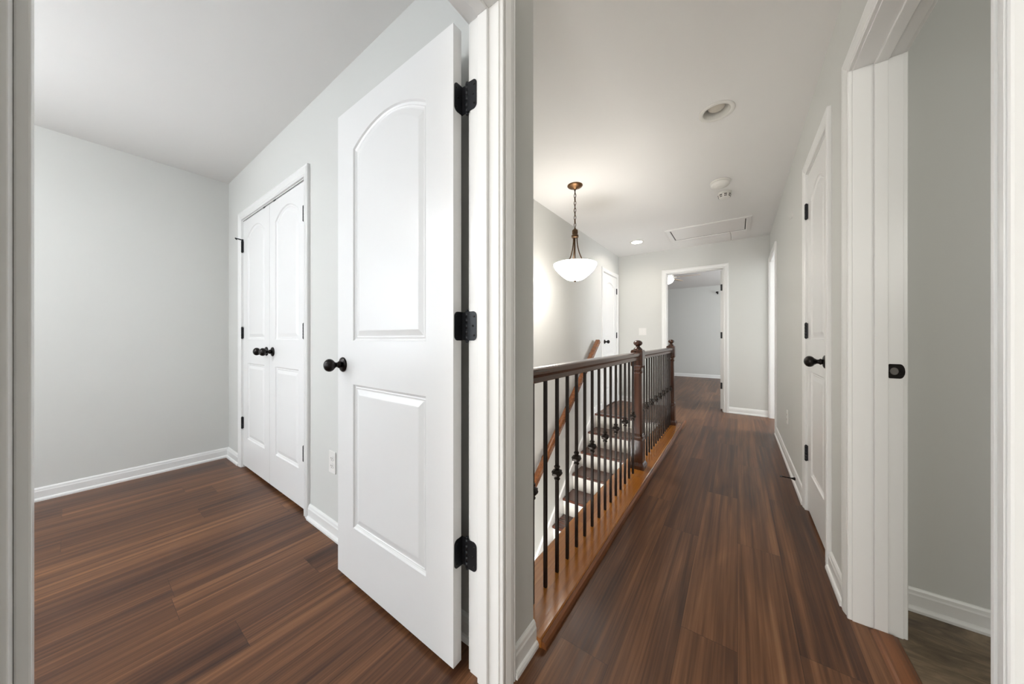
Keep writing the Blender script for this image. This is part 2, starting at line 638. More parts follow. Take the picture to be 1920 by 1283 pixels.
def window(name, ax, s0, s1, n0, n1, z0, z1, glass_n, label):
    P = AX[ax]
    e = empty(name, P((s0 + s1) / 2, (n0 + n1) / 2, z0), label, 'window', kind='structure')
    fr = MB()

    def bx(mb, a, b, c, d, u, v):
        p, q = P(a, c, u), P(b, d, v)
        mb.box(p[0], q[0], p[1], q[1], p[2], q[2])
    t = 0.035
    for a, b, u, v in ((s0, s0 + t, z0, z1), (s1 - t, s1, z0, z1), (s0, s1, z0, z0 + t), (s0, s1, z1 - t, z1)):
        bx(fr, a, b, n0, n1, u, v)
    zm = (z0 + z1) / 2
    gn = 0.01 if glass_n > (n0 + n1) / 2 else -0.01
    bx(fr, s0 + t, s1 - t, glass_n - .015, glass_n + .015, zm - .02, zm + .02)
    fr.build('frame', M['trim'], e)
    g = MB()
    bx(g, s0 + t, s1 - t, glass_n - .003, glass_n + .003, z0 + t, z1 - t)
    gm = GLASS
    g.build('pane', gm, e)


gm, nt_, b_ = new_mat('window_glass')
b_.inputs['Transmission Weight'].default_value = 1.0
b_.inputs['Roughness'].default_value = 0.0
b_.inputs['Base Color'].default_value = (0.95, 0.98, 1, 1)
GLASS = gm
window('window_1', 'y', -2.9, -0.9, YB - WT, YB, 0.7, 2.2, YB - .08, 'bedroom window behind the camera')
window('window_2', 'x', -2.2, -0.9, XB - WT, XB, 0.8, 2.15, XB - .08, 'bedroom side window left of the camera')
window('added_window_3', 'y', -0.52, 0.30, YB - WT, YB, 0.6, 2.2, YB - .08, 'unseen hall end window added for fill light')  # added to go with the hall fill light
window('window_4', 'x', 6.6, 8.6, 1.95, 2.1, 0.7, 2.2, 2.06, 'window of the room beyond the far doorway')
window('window_5', 'x', 4.8, 6.4, 2.95, 3.1, 0.7, 2.2, 3.06, 'window of the bright room off the hall end')
window('added_window_7', 'y', -1.62, -.78, YFOOT - WT, YFOOT, -2.1, -.45, YFOOT - .09, 'unseen lower storey window added for light at the stair foot')  # added to go with the light sent up the stairwell
window('window_6', 'y', 1.05, 1.95, -0.9, -0.7, 1.4, 2.1, -0.85, 'small bathroom window out of sight')

# ------------------------------------------------------------------ door frames
CAS = [(0.005, 0.0), (0.005, 0.0095), (0.0075, 0.012), (0.015, 0.012), (0.0175, 0.0095), (0.021, 0.0095), (0.024, 0.012), (0.040, 0.0165),
       (0.0515, 0.0175), (0.0540, 0.0150), (0.0565, 0.0150), (0.060, 0.0175), (0.0635, 0.016), (0.065, 0.013), (0.065, 0.0)]


def casing(P, s0, s1, top, face, sgn, zb=0.0):
    mb = MB()
    rings = []
    for kind in range(4):
        ring = []
        for o, p in CAS:
            n = face + sgn * p
            if kind == 0:
                ring.append(P(s0 - o, n, zb))
            elif kind == 1:
                ring.append(P(s0 - o, n, top + o))
            elif kind == 2:
                ring.append(P(s1 + o, n, top + o))
            else:
                ring.append(P(s1 + o, n, zb))
        rings.append(ring)
    return mb.sweep(rings)


def door_frame(name, ax, s0, s1, top, n0, n1, stop, faces, label):
    """n0<n1 wall faces; stop=(na,nb) of the stop strip or None; faces: which wall faces carry a casing."""
    P = AX[ax]
    e = empty(name, P((s0 + s1) / 2, (n0 + n1) / 2, 0), label, 'door frame', kind='structure')

    def bx(mb, a, b, c, d, u, v):
        p, q = P(a, c, u), P(b, d, v)
        mb.box(p[0], q[0], p[1], q[1], p[2], q[2])
    jm = MB()
    bx(jm, s0 - J, s0, n0, n1, 0, top + J)
    bx(jm, s1, s1 + J, n0, n1, 0, top + J)
    bx(jm, s0, s1, n0, n1, top, top + J)
    jm.build('jamb', M['trim'], e, 0.0012)
    if stop:
        st = MB()
        bx(st, s0, s0 + .011, stop[0], stop[1], 0, top)
        bx(st, s1 - .011, s1, stop[0], stop[1], 0, top)
        bx(st, s0 + .011, s1 - .011, stop[0], stop[1], top - .011, top)
        st.build('stop_strip', M['trim'], e, 0.002)
    for n, sg in faces:
        casing(P, s0, s1, top, n, sg).build('casing', M['trim'], e)
    return e


fr_main = door_frame('trim_1', 'x', MAIN[0], MAIN[1], T2, XL_B, XL_H, (-0.650, -0.612), [(XL_B, -1), (XL_H, 1)],
                     'white moulded frame of the near left bedroom doorway')
fr_bath = door_frame('trim_2', 'x', BATH[0], BATH[1], T2, XR, XR2, (0.403, 0.437), [(XR, -1), (XR2, 1)],
                     'white moulded frame of the near right bathroom doorway')
fr_r = door_frame('trim_3', 'x', RDOOR[0], RDOOR[1], T2, XR, XR2, (0.392, 0.42), [(XR, -1)],
                  'white moulded frame around the narrow right hall door')
fr_side = door_frame('trim_4', 'x', SIDE[0], SIDE[1], T2, XR, XR2, None, [(XR, -1), (XR2, 1)],
                     'white frame of the open doorway at the end of the right wall')
fr_far = door_frame('trim_5', 'y', FARD[0], FARD[1], T2, YF, YF2, (YF + .03, YF + .065), [(YF, -1), (YF2, 1)],
                    'white moulded frame of the open doorway in the far wall')
fr_clos = door_frame('trim_6', 'y', CLOS[0], CLOS[1], T2 - .04, YC, YC2, (YC + .042, YC + .07), [(YC, -1)],
                     'white moulded frame around the double closet doors')
fr_l = door_frame('trim_7', 'x', LDOOR[0], LDOOR[1], T2, XS - WT, XS, (XS - .07, XS - .042), [(XS, 1)],
                  'white moulded frame around the closed door past the stairs')

# ------------------------------------------------------------------ baseboards
BBP = [(0.0, 0.0), (0.022, 0.0), (0.022, 0.010), (0.018, 0.018), (0.0125, 0.021), (0.0125, 0.062), (0.010, 0.068), (0.0085, 0.078), (0.004, 0.085), (0.0, 0.086)]


def baseboard(name, path, left, label):
    """path: floor polyline along the wall face; left=True when the room lies left of the path direction"""
    pts = [Vector((p[0], p[1])) for p in path]
    rings = []
    for i, p in enumerate(pts):
        def nrm(a, b):
            d = (b - a).normalized()
            n = Vector((-d.y, d.x))
            return n if left else -n
        if i == 0:
            n = nrm(pts[0], pts[1])
        elif i == len(pts) - 1:
            n = nrm(pts[-2], pts[-1])
        else:
            n1, n2 = nrm(pts[i - 1], p), nrm(p, pts[i + 1])
            n = (n1 + n2) / (1 + n1.dot(n2))
        rings.append([(p.x + n.x * o, p.y + n.y * o, z) for o, z in BBP])
    mb = MB()
    mb.sweep(rings)
    return struct(name, mb, M['trim'], label, 'baseboard')


cw = 0.066
baseboard('baseboard_bedroom', [(XB, YB), (XB, YC), (CLOS[0] - cw, YC)], False, 'white baseboard along the bedroom back wall and corner')
baseboard('baseboard_closet', [(CLOS[1] + cw, YC), (XL_B, YC), (XL_B, MAIN[1] + cw)], False, 'white baseboard between closet doors and open bedroom door')
baseboard('baseboard_left', [(XL_H, MAIN[1] + cw), (XL_H, YC2 + .001)], False, 'short white baseboard piece at the stairwell corner')
baseboard('baseboard_right_near', [(XR, BATH[1] + cw), (XR, RDOOR[0] - cw)], True, 'white baseboard between bathroom doorway and narrow hall door')
baseboard('baseboard_right', [(XR, RDOOR[1] + cw), (XR, SIDE[0] - cw)], True, 'white baseboard on the right wall beyond the narrow door')
baseboard('baseboard_right_behind', [(XR, YB), (XR, BATH[0] - cw)], True, 'white baseboard beside the camera on the right')
baseboard('baseboard_far_left', [(XS, YF), (FARD[0] - cw, YF)], False, 'white baseboard left of the far doorway')
baseboard('baseboard_far_right', [(FARD[1] + cw, YF), (XR, YF)], False, 'white baseboard right of the far doorway')
baseboard('baseboard_stair', [(XS, YN - .02), (XS, LDOOR[0] - cw)], False, 'short white baseboard between stairs and closed door')
baseboard('baseboard_bathroom', [(XR2, 1.915), (2.2, 1.915)], False, 'white baseboard on the bathroom wall')
baseboard('baseboard_far_room', [(-4.1, 9.85), (1.95, 9.85)], False, 'white baseboard on the far room back wall')

# ------------------------------------------------------------------ doors


def panel_outline(x0, x1, z0, z1, rise, ins):
    a, b, c, d = x0 + ins, x1 - ins, z0 + ins, z1 - ins
    pts = [(a, c), (b, c), (b, d)]
    if rise > 0:
        n = 14
        for k in range(1, n):
            t = k / n
            x = b + (a - b) * t
            pts.append((x, d + rise * (1 - (2 * t - 1) ** 2)))
    pts.append((a, d))
    return pts


def door_slab(W, HT, T, panels):
    """slab in local coords: x 0..W, y 0..T, z 0..HT with moulded panels on both faces"""
    bm = bmesh.new()
    for side in (0, 1):
        yf = 0.0 if side == 0 else T
        sg = 1 if side == 0 else -1
        edges = []

        def loop(pts, y):
            vs = [bm.verts.new((p[0], y, p[1])) for p in pts]
            es = [bm.edges.new((vs[i], vs[(i + 1) % len(vs)])) for i in range(len(vs))]
            return vs, es
        vs, es = loop([(0, 0), (W, 0), (W, HT), (0, HT)], yf)
        edges += es
        if side == 0:
            f0 = vs
        else:
            f1 = vs
        for (x0, x1, z0, z1, rise) in panels:
            steps = [(0, 0), (0.004, 0.006), (0.010, 0.0085), (0.014, 0.0065), (0.017, 0.0085), (0.021, 0.0085), (0.042, 0.0025), (0.046, 0.0022)]
            prev = None
            for k, (ins, dep) in enumerate(steps):
                lv, le = loop(panel_outline(x0, x1, z0, z1, rise, ins), yf + sg * dep)
                if k == 0:
                    edges += le
                else:
                    n = len(lv)
                    for i in range(n):
                        bm.faces.new((prev[i], prev[(i + 1) % n], lv[(i + 1) % n], lv[i]))
                prev = lv
            bm.faces.new(prev)
        bmesh.ops.triangle_fill(bm, use_beauty=True, edges=edges)
    for i in range(4):
        j = (i + 1) % 4
        bm.faces.new((f0[i], f0[j], f1[j], f1[i]))
    bmesh.ops.recalc_face_normals(bm, faces=bm.faces)
    me = bpy.data.meshes.new('slab')
    bm.to_mesh(me)
    bm.free()
    me.materials.append(M['door'])
    return me


def knob(parent, x, y, z, d):
    """knob with its rosette on a slab face; d = (dx, dy) outward direction in local coords"""
    rot = Vector((0, 0, 1)).rotation_difference(Vector((d[0], d[1], 0))).to_matrix().to_4x4()
    k = MB()
    prof = [(0.0, 0.004), (0.0135, 0.004), (0.0130, 0.014), (0.0150, 0.017), (0.0150, 0.020), (0.0110, 0.024), (0.0105, 0.032), (0.014, 0.036)]
    r = 0.0275
    for i in range(1, 12):
        a = -pi / 2 + 0.42 + (pi - 0.42) * i / 11
        prof.append((max(r * cos(a), 0.0004), 0.058 + 0.022 * sin(a)))
    k.lathe(prof, 28)
    o = local('door_knob', k, M['bronze'], parent)
    o.matrix_local = Matrix.Translation((x, y, z)) @ rot
    q = MB()
    q.lathe([(0.0, 0.0), (0.032, 0.0), (0.0325, 0.003), (0.030, 0.0065), (0.022, 0.010), (0.017, 0.011), (0.0, 0.011)], 32)
    ro = q.build('rosette', M['bronze'])
    ro.parent = o
    return o


def closed_hinge(parent, x, y, z, out, inward):
    """hinge barrel and leaves on a closed door: x = joint line, out = outward sign along local y, inward = side of the slab"""
    x += inward * .005
    h = MB()
    for k in range(5):
        h.lathe([(0.0072, k * .0182), (0.0072, k * .0182 + .0172)], 12, Matrix.Translation((x, y + out * .0085, z - .0455)))
    h.lathe([(0.003, -.050), (0.0052, -.0475), (0.0052, .0475), (0.003, .050)], 10, Matrix.Translation((x, y + out * .0085, z)))
    h.box(x - .010, x + .010, y - out * .004, y + out * .0014, z - .045, z + .045)
    h.box(x - .0065, x + .0065, y, y + out * .0075, z - .045, z + .045)
    return local('hinge', h, M['hinge'], parent)


def make_door(name, loc, rz, W, HT, label, panels, knob_x=None, both=False, kz=0.94, T=0.035):
    me = door_slab(W, HT, T, panels)
    e = empty(name, loc, label, 'door', kind='structure', rz=rz)
    s = bpy.data.objects.new('slab', me)
    COL.objects.link(s)
    s.parent = e
    if knob_x is not None:
        knob(e, knob_x, 0, kz, (0, -1))
        if both:
            knob(e, knob_x, T, kz, (0, 1))
    return e


def std_panels(W, st, base=0.02):
    return [(st, W - st, 0.25 - base, 0.862 - base, 0.0), (st, W - st, 1.048 - base, 1.868 - base, 0.068)]


# open bedroom door: local x runs from the free edge to the hinge edge, visible face at Y=.698
D1W = 0.738
d1 = make_door('door_1', (-1.465, 0.698, 0.018), 0, D1W, 2.035, 'open white two panel bedroom door with arched top panel', std_panels(D1W, 0.132, .018), 0.047, both=True, kz=0.925)
# a latch plate on the free edge and the three butterfly-open hinges


def leaf(w_, h_, r_, t_):
    """hinge leaf outline: x 0..w (pin side 0), y -h/2..h/2, rounded outer corners"""
    pts = [(0, -h_ / 2), (w_ - r_, -h_ / 2)]
    for k in range(1, 6):
        a = -pi / 2 + pi / 2 * k / 6
        pts.append((w_ - r_ + r_ * cos(a), -h_ / 2 + r_ + r_ * sin(a)))
    pts.append((w_, -h_ / 2 + r_))
    pts.append((w_, h_ / 2 - r_))
    for k in range(1, 6):
        a = pi / 2 * k / 6
        pts.append((w_ - r_ + r_ * cos(a), h_ / 2 - r_ + r_ * sin(a)))
    pts += [(w_ - r_, h_ / 2), (0, h_ / 2)]
    return pts


PX, PY = -0.7040, 0.7370     # hinge pin
for hz in (0.372, 1.098, 1.827):
    h = MB()
    for k in range(5):
        h.lathe([(0.0068, -.0455 + k * .0184), (0.0068, -.0455 + k * .0184 + .0172)], 14, Matrix.Translation((PX, PY, hz)))
    h.lathe([(0.001, -.054), (0.0048, -.052), (0.0055, -.047), (0.0045, -.046), (0.0045, .046), (0.0058, .047), (0.0048, .052), (0.001, .054)], 12, Matrix.Translation((PX, PY, hz)))
    ho = h.build('hinge', M['hinge'], d1)
    # leaf on the door's edge face (X = -.727), reaching from the pin towards -Y
    m = Matrix(((0, 0, 1, -0.7275), (-1, 0, 0, PY + .001), (0, 1, 0, hz), (0, 0, 0, 1)))
    a = MB()
    a.prism(leaf(0.036, 0.092, 0.014, .0022), 0.0022, m)
    a.box(-.7275, PX, PY - .0010, PY + .0010, hz - .045, hz + .045)
    la = a.build('leaf', M['hinge'])
    la.parent = ho
    la.matrix_parent_inverse = Matrix.Translation(-(ho.location + d1.location))
    # leaf on the jamb face (Y = .735), reaching from the pin towards +X
    m = Matrix(((1, 0, 0, PX), (0, 0, 1, MAIN[1] - .0024), (0, 1, 0, hz), (0, 0, 0, 1)))
    b = MB()
    b.prism(leaf(0.0425, 0.092, 0.014, .0022), 0.0022, m)
    lb = b.build('leaf', M['hinge'])
    lb.parent = ho
    lb.matrix_parent_inverse = Matrix.Translation(-(ho.location + d1.location))
    s = MB()
    for sx, sz in ((.033, .030), (.028, 0.0), (.033, -.030)):
        s.lathe([(0.0, 0), (0.0036, 0), (0.0030, .0012), (0, .0012)], 10, Matrix.Translation((PX + sx, MAIN[1] - .0024, hz + sz)) @ Matrix.Rotation(radians(90), 4, 'X'))
    for sy, sz in ((.026, .030), (.020, 0.0), (.026, -.030)):
        s.lathe([(0.0, 0), (0.0036, 0), (0.0030, .0012), (0, .0012)], 10, Matrix.Translation((-0.7253, PY - sy, hz + sz)) @ Matrix.Rotation(radians(90), 4, 'Y'))
    so = s.build('screws', M['bronze'])
    so.parent = ho
    so.matrix_parent_inverse = Matrix.Translation(-(ho.location + d1.location))
e_ = MB()
e_.box(-1.4665, -1.4649, .7035, .7275, .915, .972)
e_.build('latch_plate', M['bronze'], d1)

# closet double doors (local face at -Y), hinges on the outer edges
CW = (CLOS[1] - CLOS[0]) / 2
d2 = make_door('door_2', (CLOS[0] + .002, YC + .003, 0.022), 0, CW - .004, 1.99, 'left leaf of the white double closet doors', std_panels(CW - .004, 0.105, .022), CW - .062, kz=0.942)
d3 = make_door('door_3', (CLOS[0] + CW + .002, YC + .003, 0.022), 0, CW - .004, 1.99, 'right leaf of the white double closet doors', std_panels(CW - .004, 0.105, .022), 0.058, kz=0.942)
for hz in (0.345, 1.08, 1.785):
    closed_hinge(d2, -0.002, 0, hz, -1, 1)
    closed_hinge(d3, CW - .002, 0, hz, -1, -1)
for dd, cx in ((d2, CW - .11), (d3, .09)):
    c = MB()
    c.box(cx - .018, cx + .018, -.0012, .012, 1.988, 1.995)
    c.box(cx - .012, cx + .012, .004, .02, 1.992, 2.002)
    local('ball_catch', c, M['hinge'], dd)
# hinge-pin stop arm on the top left closet hinge
c = MB()
c.tube([(-.002, -.008, 1.840), (-.008, -.022, 1.845), (-.022, -.040, 1.850)], 0.0046, 8)
c.lathe([(0.0, 0), (.0085, .001), (.0085, .010), (0, .011)], 12, Matrix.Translation((-.020, -.038, 1.850)) @ Matrix.Rotation(radians(125), 4, Vector((1, -.6, 0))))
c.box(-.009, .005, -.012, 0.0, 1.832, 1.846)
local('hinge_pin_stop', c, M['hinge'], d2)

# narrow right hall door: face towards -X; local x runs towards -Y when rotated by -90
RW = RDOOR[1] - RDOOR[0]
d4 = make_door('door_4', (XR + .001, RDOOR[1] - .002, 0.018), -pi / 2, RW - .004, 2.036, 'narrow closed white two panel door in the right hall wall', std_panels(RW - .004, 0.10, .018), RW - .062, kz=0.925)
for hz in (0.337, 1.087, 1.817):
    closed_hinge(d4, -0.002, 0, hz, -1, 1)
# closed door past the stairs: face towards +X; local x runs towards +Y
LW = LDOOR[1] - LDOOR[0]
d5 = make_door('door_5', (XS - .001, LDOOR[0] + .002, 0.018), pi / 2, LW - .004, 2.036, 'closed white two panel door past the stairs', std_panels(LW - .004, 0.11, .018), 0.07, kz=0.985)
for hz in (0.345, 1.087, 1.817):
    closed_hinge(d5, LW - .002, 0, hz, -1, -1)

# far room door, swung back into the far room: only its hinge edge shows
FW = FARD[1] - FARD[0] - .006
d6 = make_door('door_6', (FARD[1] - .003, YF2 + .006, 0.018), pi / 2, FW, 2.036, 'white door swung back into the far room behind the far doorway', std_panels(FW, .12, .018), FW - .06, kz=.94)
for hz in (0.36, 1.10, 1.80):
    h = MB()
    h.box(.001, .034, -.0025, .0005, -.046, .046)
    h.lathe([(0.0065, -.046), (0.0065, .046)], 10, Matrix.Translation((-.004, -.004, 0)))
    o = h.build('hinge', M['hinge'])
    o.parent = d6
    # local: x' runs along world +Y, y' runs along world -X
    o.matrix_local = Matrix(((0, 1, 0, 0), (1, 0, 0, 0), (0, 0, 1, hz - .018), (0, 0, 0, 1)))

# strike plate on the bathroom jamb
sp = MB()
z0, z1 = .9165, .9675
pts = [(0.4385, z0 + .003), (0.4415, z0), (0.466, z0)]
for k in range(0, 9):
    a = -pi / 2 + pi * k / 8
    pts.append((0.4665 + .0115 * cos(a) ** 1.0, (z0 + z1) / 2 + (z1 - z0) / 2 * sin(a)))
pts += [(0.466, z1), (0.4415, z1), (0.4385, z1 - .003)]
m = Matrix(((1, 0, 0, 0), (0, 0, 1, BATH[1] - .0022), (0, 1, 0, 0), (0, 0, 0, 1)))
sp.prism(pts, .0022, m)
spo = sp.build('strike_plate', M['bronze'], fr_bath)
q = MB()
ring = [(0.4525 + .0095 * cos(2 * pi * k / 24), .942 + .0125 * sin(2 * pi * k / 24)) for k in range(24)]
q.tube([(a, BATH[1] - .0026, b) for a, b in ring], .0009, 6, closed=True)
q.prism(ring, .0006, Matrix(((1, 0, 0, 0), (0, 0, 1, BATH[1] - .0029), (0, 1, 0, 0), (0, 0, 0, 1))))
qo = q.build('latch_hole', metal('worn_steel', (0.16, 0.15, 0.14), 0.35, 0.9))
qo.parent = spo
qo.matrix_parent_inverse = Matrix.Translation(-(spo.location + fr_bath.location))

# bathroom threshold strip
t = MB()
pr = [(0.392, 0.0), (0.398, .006), (0.405, .009), (0.448, .009), (0.456, .006), (0.462, -.0005)]
t.sweep([[(x, BATH[0] + .011, z) for x, z in pr], [(x, BATH[1] - .011, z) for x, z in pr]])
struct('trim_8', t, M['oak_strip'], 'orange brown oak threshold strip in the bathroom doorway', 'threshold')

# ------------------------------------------------------------------ stairs
st = empty('staircase', (-1.2, YN, 0), 'straight flight of dark stained treads with white risers descending beside the hall', 'stairs')
RISE, RUN = 0.193, 0.252
X0, X1 = XS + .002, XCURB - .001
landing = MB()
landing.box(X0, XCURB, YN - .028, YN + .05, -0.028, 0.0008)
landing.build('tread', M['tread'], st, 0.006)
for k in range(14):
    yk = YN - RUN * k
    zt = -RISE * k
    if k < 13:
        r = MB()
        r.box(X0 + .018, X1, yk, yk + .018, zt - RISE, zt - .028)
        r.build('riser', M['riser'], st)
        t = MB()
        yn = YN - RUN * (k + 1)
        t.box(X0 + .018, X1, yn - .028, yk + .018, zt - RISE - .028, zt - RISE)
        t.build('tread', M['tread'], st, 0.007)
# white skirt board along the left wall
sk = MB()
y_t, y_b = YN + .10, YN - RUN * 13 - .1
slope = RISE / RUN
top = lambda y: (y - YN) * slope + 0.115
poly = [(YN + .14, 0.086), (YN + .02, 0.086)]
for k in range(1, 5):
    poly.append((YN + .02 - .03 * k, 0.086 + (top(YN - .12) - .086) * (k / 4) ** 1.3))
poly += [(y_b, top(y_b)), (y_b, top(y_b) - .42), (YN + .14, -0.30)]
mm = Matrix(((0, 0, 1, XS), (1, 0, 0, 0), (0, 1, 0, 0), (0, 0, 0, 1)))
sk.prism(poly, .018, mm)
bead = [(y, z) for y, z in poly[1:7]]
sk.tube([(XS + .012, y, z - .006) for y, z in bead], .009, 8)
sk.build('skirt_board', M['trim'], st)

# wall handrail on the far side of the stairs
hr = empty('handrail', (-1.585, 4.27, 1.03), 'sloping brown wooden handrail fixed to the wall over the stairs', 'handrail')
prof = [(-.021, -.030), (.021, -.030), (.021, -.018), (.026, -.008), (.027, .008), (.024, .020), (.014, .028), (0, .030), (-.014, .028), (-.024, .020), (-.027, .008), (-.026, -.008), (-.021, -.018)]
a, b = Vector((0, 4.25, 1.000)), Vector((0, 1.2, 1.000 - 3.05 * .795))
d = (b - a).normalized()
nrm = Vector((0, -d.z, d.y))
if nrm.z < 0:
    nrm = -nrm
rings = []
for p in (a, b):
    rings.append([Vector((-1.583 + x, p.y, p.z)) + nrm * zz * 1.25 for x, zz in prof])
h = MB()
# the top end is cut level with the floor
rings[0] = [Vector((v.x, v.y + (1.037 - v.z) * (-d.y / -d.z) * 0.55, min(v.z + .03, 1.037))) for v in rings[0]]
h.sweep(rings)
h.build('rail', M['handrail'], hr, 0.002)
for yy in (4.13, 2.85, 1.6):
    zz = 1.000 - (4.25 - yy) * .795
    bk = MB()
    bk.lathe([(0, 0), (.030, 0), (.030, .004), (.022, .008), (0, .009)], 20, Matrix.Translation((XS, yy, zz - .075)) @ Matrix.Rotation(radians(90), 4, 'Y'))
    bk.tube([(XS + .004, yy, zz - .075), (XS + .040, yy, zz - .078), (XS + .060, yy, zz - .065), (XS + .064, yy, zz - .038)], .006, 8)
    bk.build('bracket', M['bronze'], hr)

# ------------------------------------------------------------------ oak curb under the balustrade
ZC = 0.032
N2YE = 4.245
c = MB()
prc = [(XCURB - .022, .004), (XCURB - .024, .016), (XCURB - .020, .028), (XCURB - .012, ZC), (-.549, ZC), (-.545, .028), (-.545, 0.0), (-.72, 0.0), (XCURB, .004)]
c.sweep([[(x, YC2 + .002, z) for x, z in prc], [(x, N2YE, z) for x, z in prc]])
c.box(XCURB - .001, XCURB + .02, YC2 + .002, YN, -.20, .005)
struct('trim_9', c, M['oak'], 'glossy golden oak curb along the open stairwell edge', 'stair curb')
c = MB()
prc = [(-.545, 0.0), (-.545, .026), (-.541, .027), (-.532, .021), (-.527, .010), (-.526, 0.0)]
c.sweep([[(x, YC2 + .004, z) for x, z in prc], [(x, YN + .215, z) for x, z in prc]])
struct('trim_10', c, M['oak_strip'], 'thin brown shoe moulding between oak curb and hall floor', 'moulding')

# ------------------------------------------------------------------ balustrade
BX = -0.645
bal = empty('balustrade', (BX, 2.6, ZC), 'dark wooden balustrade with black iron balusters guarding the stairwell', 'balustrade')
N1Y, N2Y = 2.625, 4.170


def newel(y):
    n = MB()
    s2 = 0.045

    def ring(hw, z, ch=0.0):
        c_ = ch if ch > 0 else 0.0015
        return [(BX + a_, y + b_, z) for a_, b_ in ((hw, -hw + c_), (hw, hw - c_), (hw - c_, hw), (-hw + c_, hw), (-hw, hw - c_), (-hw, -hw + c_), (-hw + c_, -hw), (hw - c_, -hw))]
    rs = [ring(.058, ZC), ring(.058, ZC + .026), ring(.052, ZC + .040), ring(s2, ZC + .050), ring(s2, .255), ring(.040, .268), ring(.044, .275, .012), ring(.044, .284, .012), ring(.036, .292, .014),
          ring(.040, .298, .014), ring(.036, .304, .013), ring(.0300, .770, .0115), ring(.0300, .780, .0115), ring(.037, .786, .013), ring(.037, .798, .013), ring(.031, .806, .012), ring(.034, .826, .008),
          ring(s2, .842), ring(s2, .955), ring(.039, .966)]
    n.sweep(rs)
    post = n.build('newel_post', M['stain_z'], bal, 0.0015)
    fnl = MB()
    fnl.lathe([(.0, .962), (.032, .962), (.034, .967), (.034, .973), (.026, .979), (.024, .983), (.016, .990), (.015, .996), (.024, 1.002), (.032, 1.010), (.0345, 1.019), (.032, 1.028), (.022, 1.037), (.010, 1.042), (.0, 1.043)], 28,
              Matrix.Translation((BX, y, 0)))
    fo = fnl.build('finial', M['stain_z'])
    fo.parent = post
    fo.matrix_parent_inverse = Matrix.Translation(-(post.location + bal.location))


newel(N1Y)
newel(N2Y)
RP = [(-.018, -.062), (.018, -.062), (.020, -.060), (.022, -.040), (.0255, -.032), (.031, -.028), (.032, -.016), (.031, -.008), (.024, -.003), (.012, 0), (-.012, 0), (-.024, -.003), (-.031, -.008), (-.032, -.016), (-.031, -.028),
      (-.0255, -.032), (-.022, -.040), (-.020, -.060)]
ZR = 0.948
for y0, y1 in ((YC2 + .001, N1Y - .045), (N1Y + .045, N2Y - .045)):
    r = MB()
    r.sweep([[(BX + x, y0, ZR + z) for x, z in RP], [(BX + x, y1, ZR + z) for x, z in RP]])
    r.build('top_rail', M['stain_y'], bal, 0.0015)


def baluster(y):
    b_ = MB()
    h_ = 0.0064
    b_.box(BX - h_, BX + h_, y - h_, y + h_, ZC, ZR - .061)
    o = b_.build('baluster', M['iron'], bal, loc=(BX, y, ZC))
    return o


def knuckle_mesh():
    k = MB()
    prof = [(.0085, -.032), (.0125, -.030), (.0135, -.024), (.010, -.020), (.0095, -.016), (.0165, -.013), (.0225, -.005), (.0245, 0), (.0225, .005), (.0165, .013), (.0095, .016), (.010, .020), (.0135, .024), (.0125, .030), (.0085, .032)]
    k.lathe(prof, 8, smooth=False, phase=pi / 8)
    for q in range(4):
        a = pi / 2 * q + pi / 4
        k.box(.017 * cos(a) - .004, .017 * cos(a) + .004, .017 * sin(a) - .004, .017 * sin(a) + .004, -.011, .011)
    return k


spots = [(1.035 + .103 * k, k % 2 == 0) for k in range(15)] + [(2.735 + .0963 * k, k % 2 == 0) for k in range(15)]
ZK = 0.468
first_b = first_k = None
for y, kn in spots:
    if first_b is None:
        o = first_b = baluster(y)
        kk = knuckle_mesh().build('knuckle', M['iron'])
        kk.parent = o
        kk.location = (0, 0, ZK - ZC)
        first_k = kk
        base_loc = o.location.copy()
    else:
        o = first_b.copy()
        COL.objects.link(o)
        o.parent = bal
        o.location = base_loc + Vector((0, y - spots[0][0], 0))
        if kn:
            kk = first_k.copy()
            COL.objects.link(kk)
            kk.parent = o

# ------------------------------------------------------------------ pendant lamp
PXX, PYY = -1.195, 2.648
pd = empty('pendant_lamp', (PXX, PYY, H), 'lit white glass bowl pendant on a bronze chain over the stairs', 'pendant lamp')
T_ = Matrix.Translation((PXX, PYY, 0))
c = MB()
c.lathe([(0, H), (.068, H), (.069, H - .004), (.062, H - .012), (.040, H - .022), (.018, H - .029), (.012, H - .036), (.0, H - .038)], 36, T_)
c.build('canopy', M['brass'], pd)
c = MB()
zc = H - .040
c.tube([(PXX + .008 * cos(a), PYY, zc - .002 + .008 * sin(a)) for a in [2 * pi * k / 12 for k in range(12)]], .0018, 6, closed=True)
i = 0
z = zc - .020
while z > 2.062:
    pts = []
    for k in range(14):
        a = 2 * pi * k / 14
        u_, v_ = .0098 * cos(a), .0205 * sin(a)
        pts.append((PXX + (u_ if i % 2 else 0), PYY + (0 if i % 2 else u_), z + v_))
    c.tube(pts, .0026, 6, closed=True)
    z -= .033
    i += 1
c.tube([(PXX + .002, PYY + .002, zc), (PXX - .003, PYY + .001, 2.25), (PXX + .002, PYY - .002, 2.05)], .0016, 6)
c.build('chain', M['brass_dark'], pd)
c = MB()
c.lathe([(0, 2.062), (.006, 2.060), (.010, 2.045), (.022, 2.038), (.026, 2.030), (.026, 2.005), (.023, 2.000), (.023, 1.994), (.031, 1.990), (.032, 1.972), (.026, 1.966), (.0, 1.964)], 28, T_)
c.build('socket_cluster', M['brass_dark'], pd)
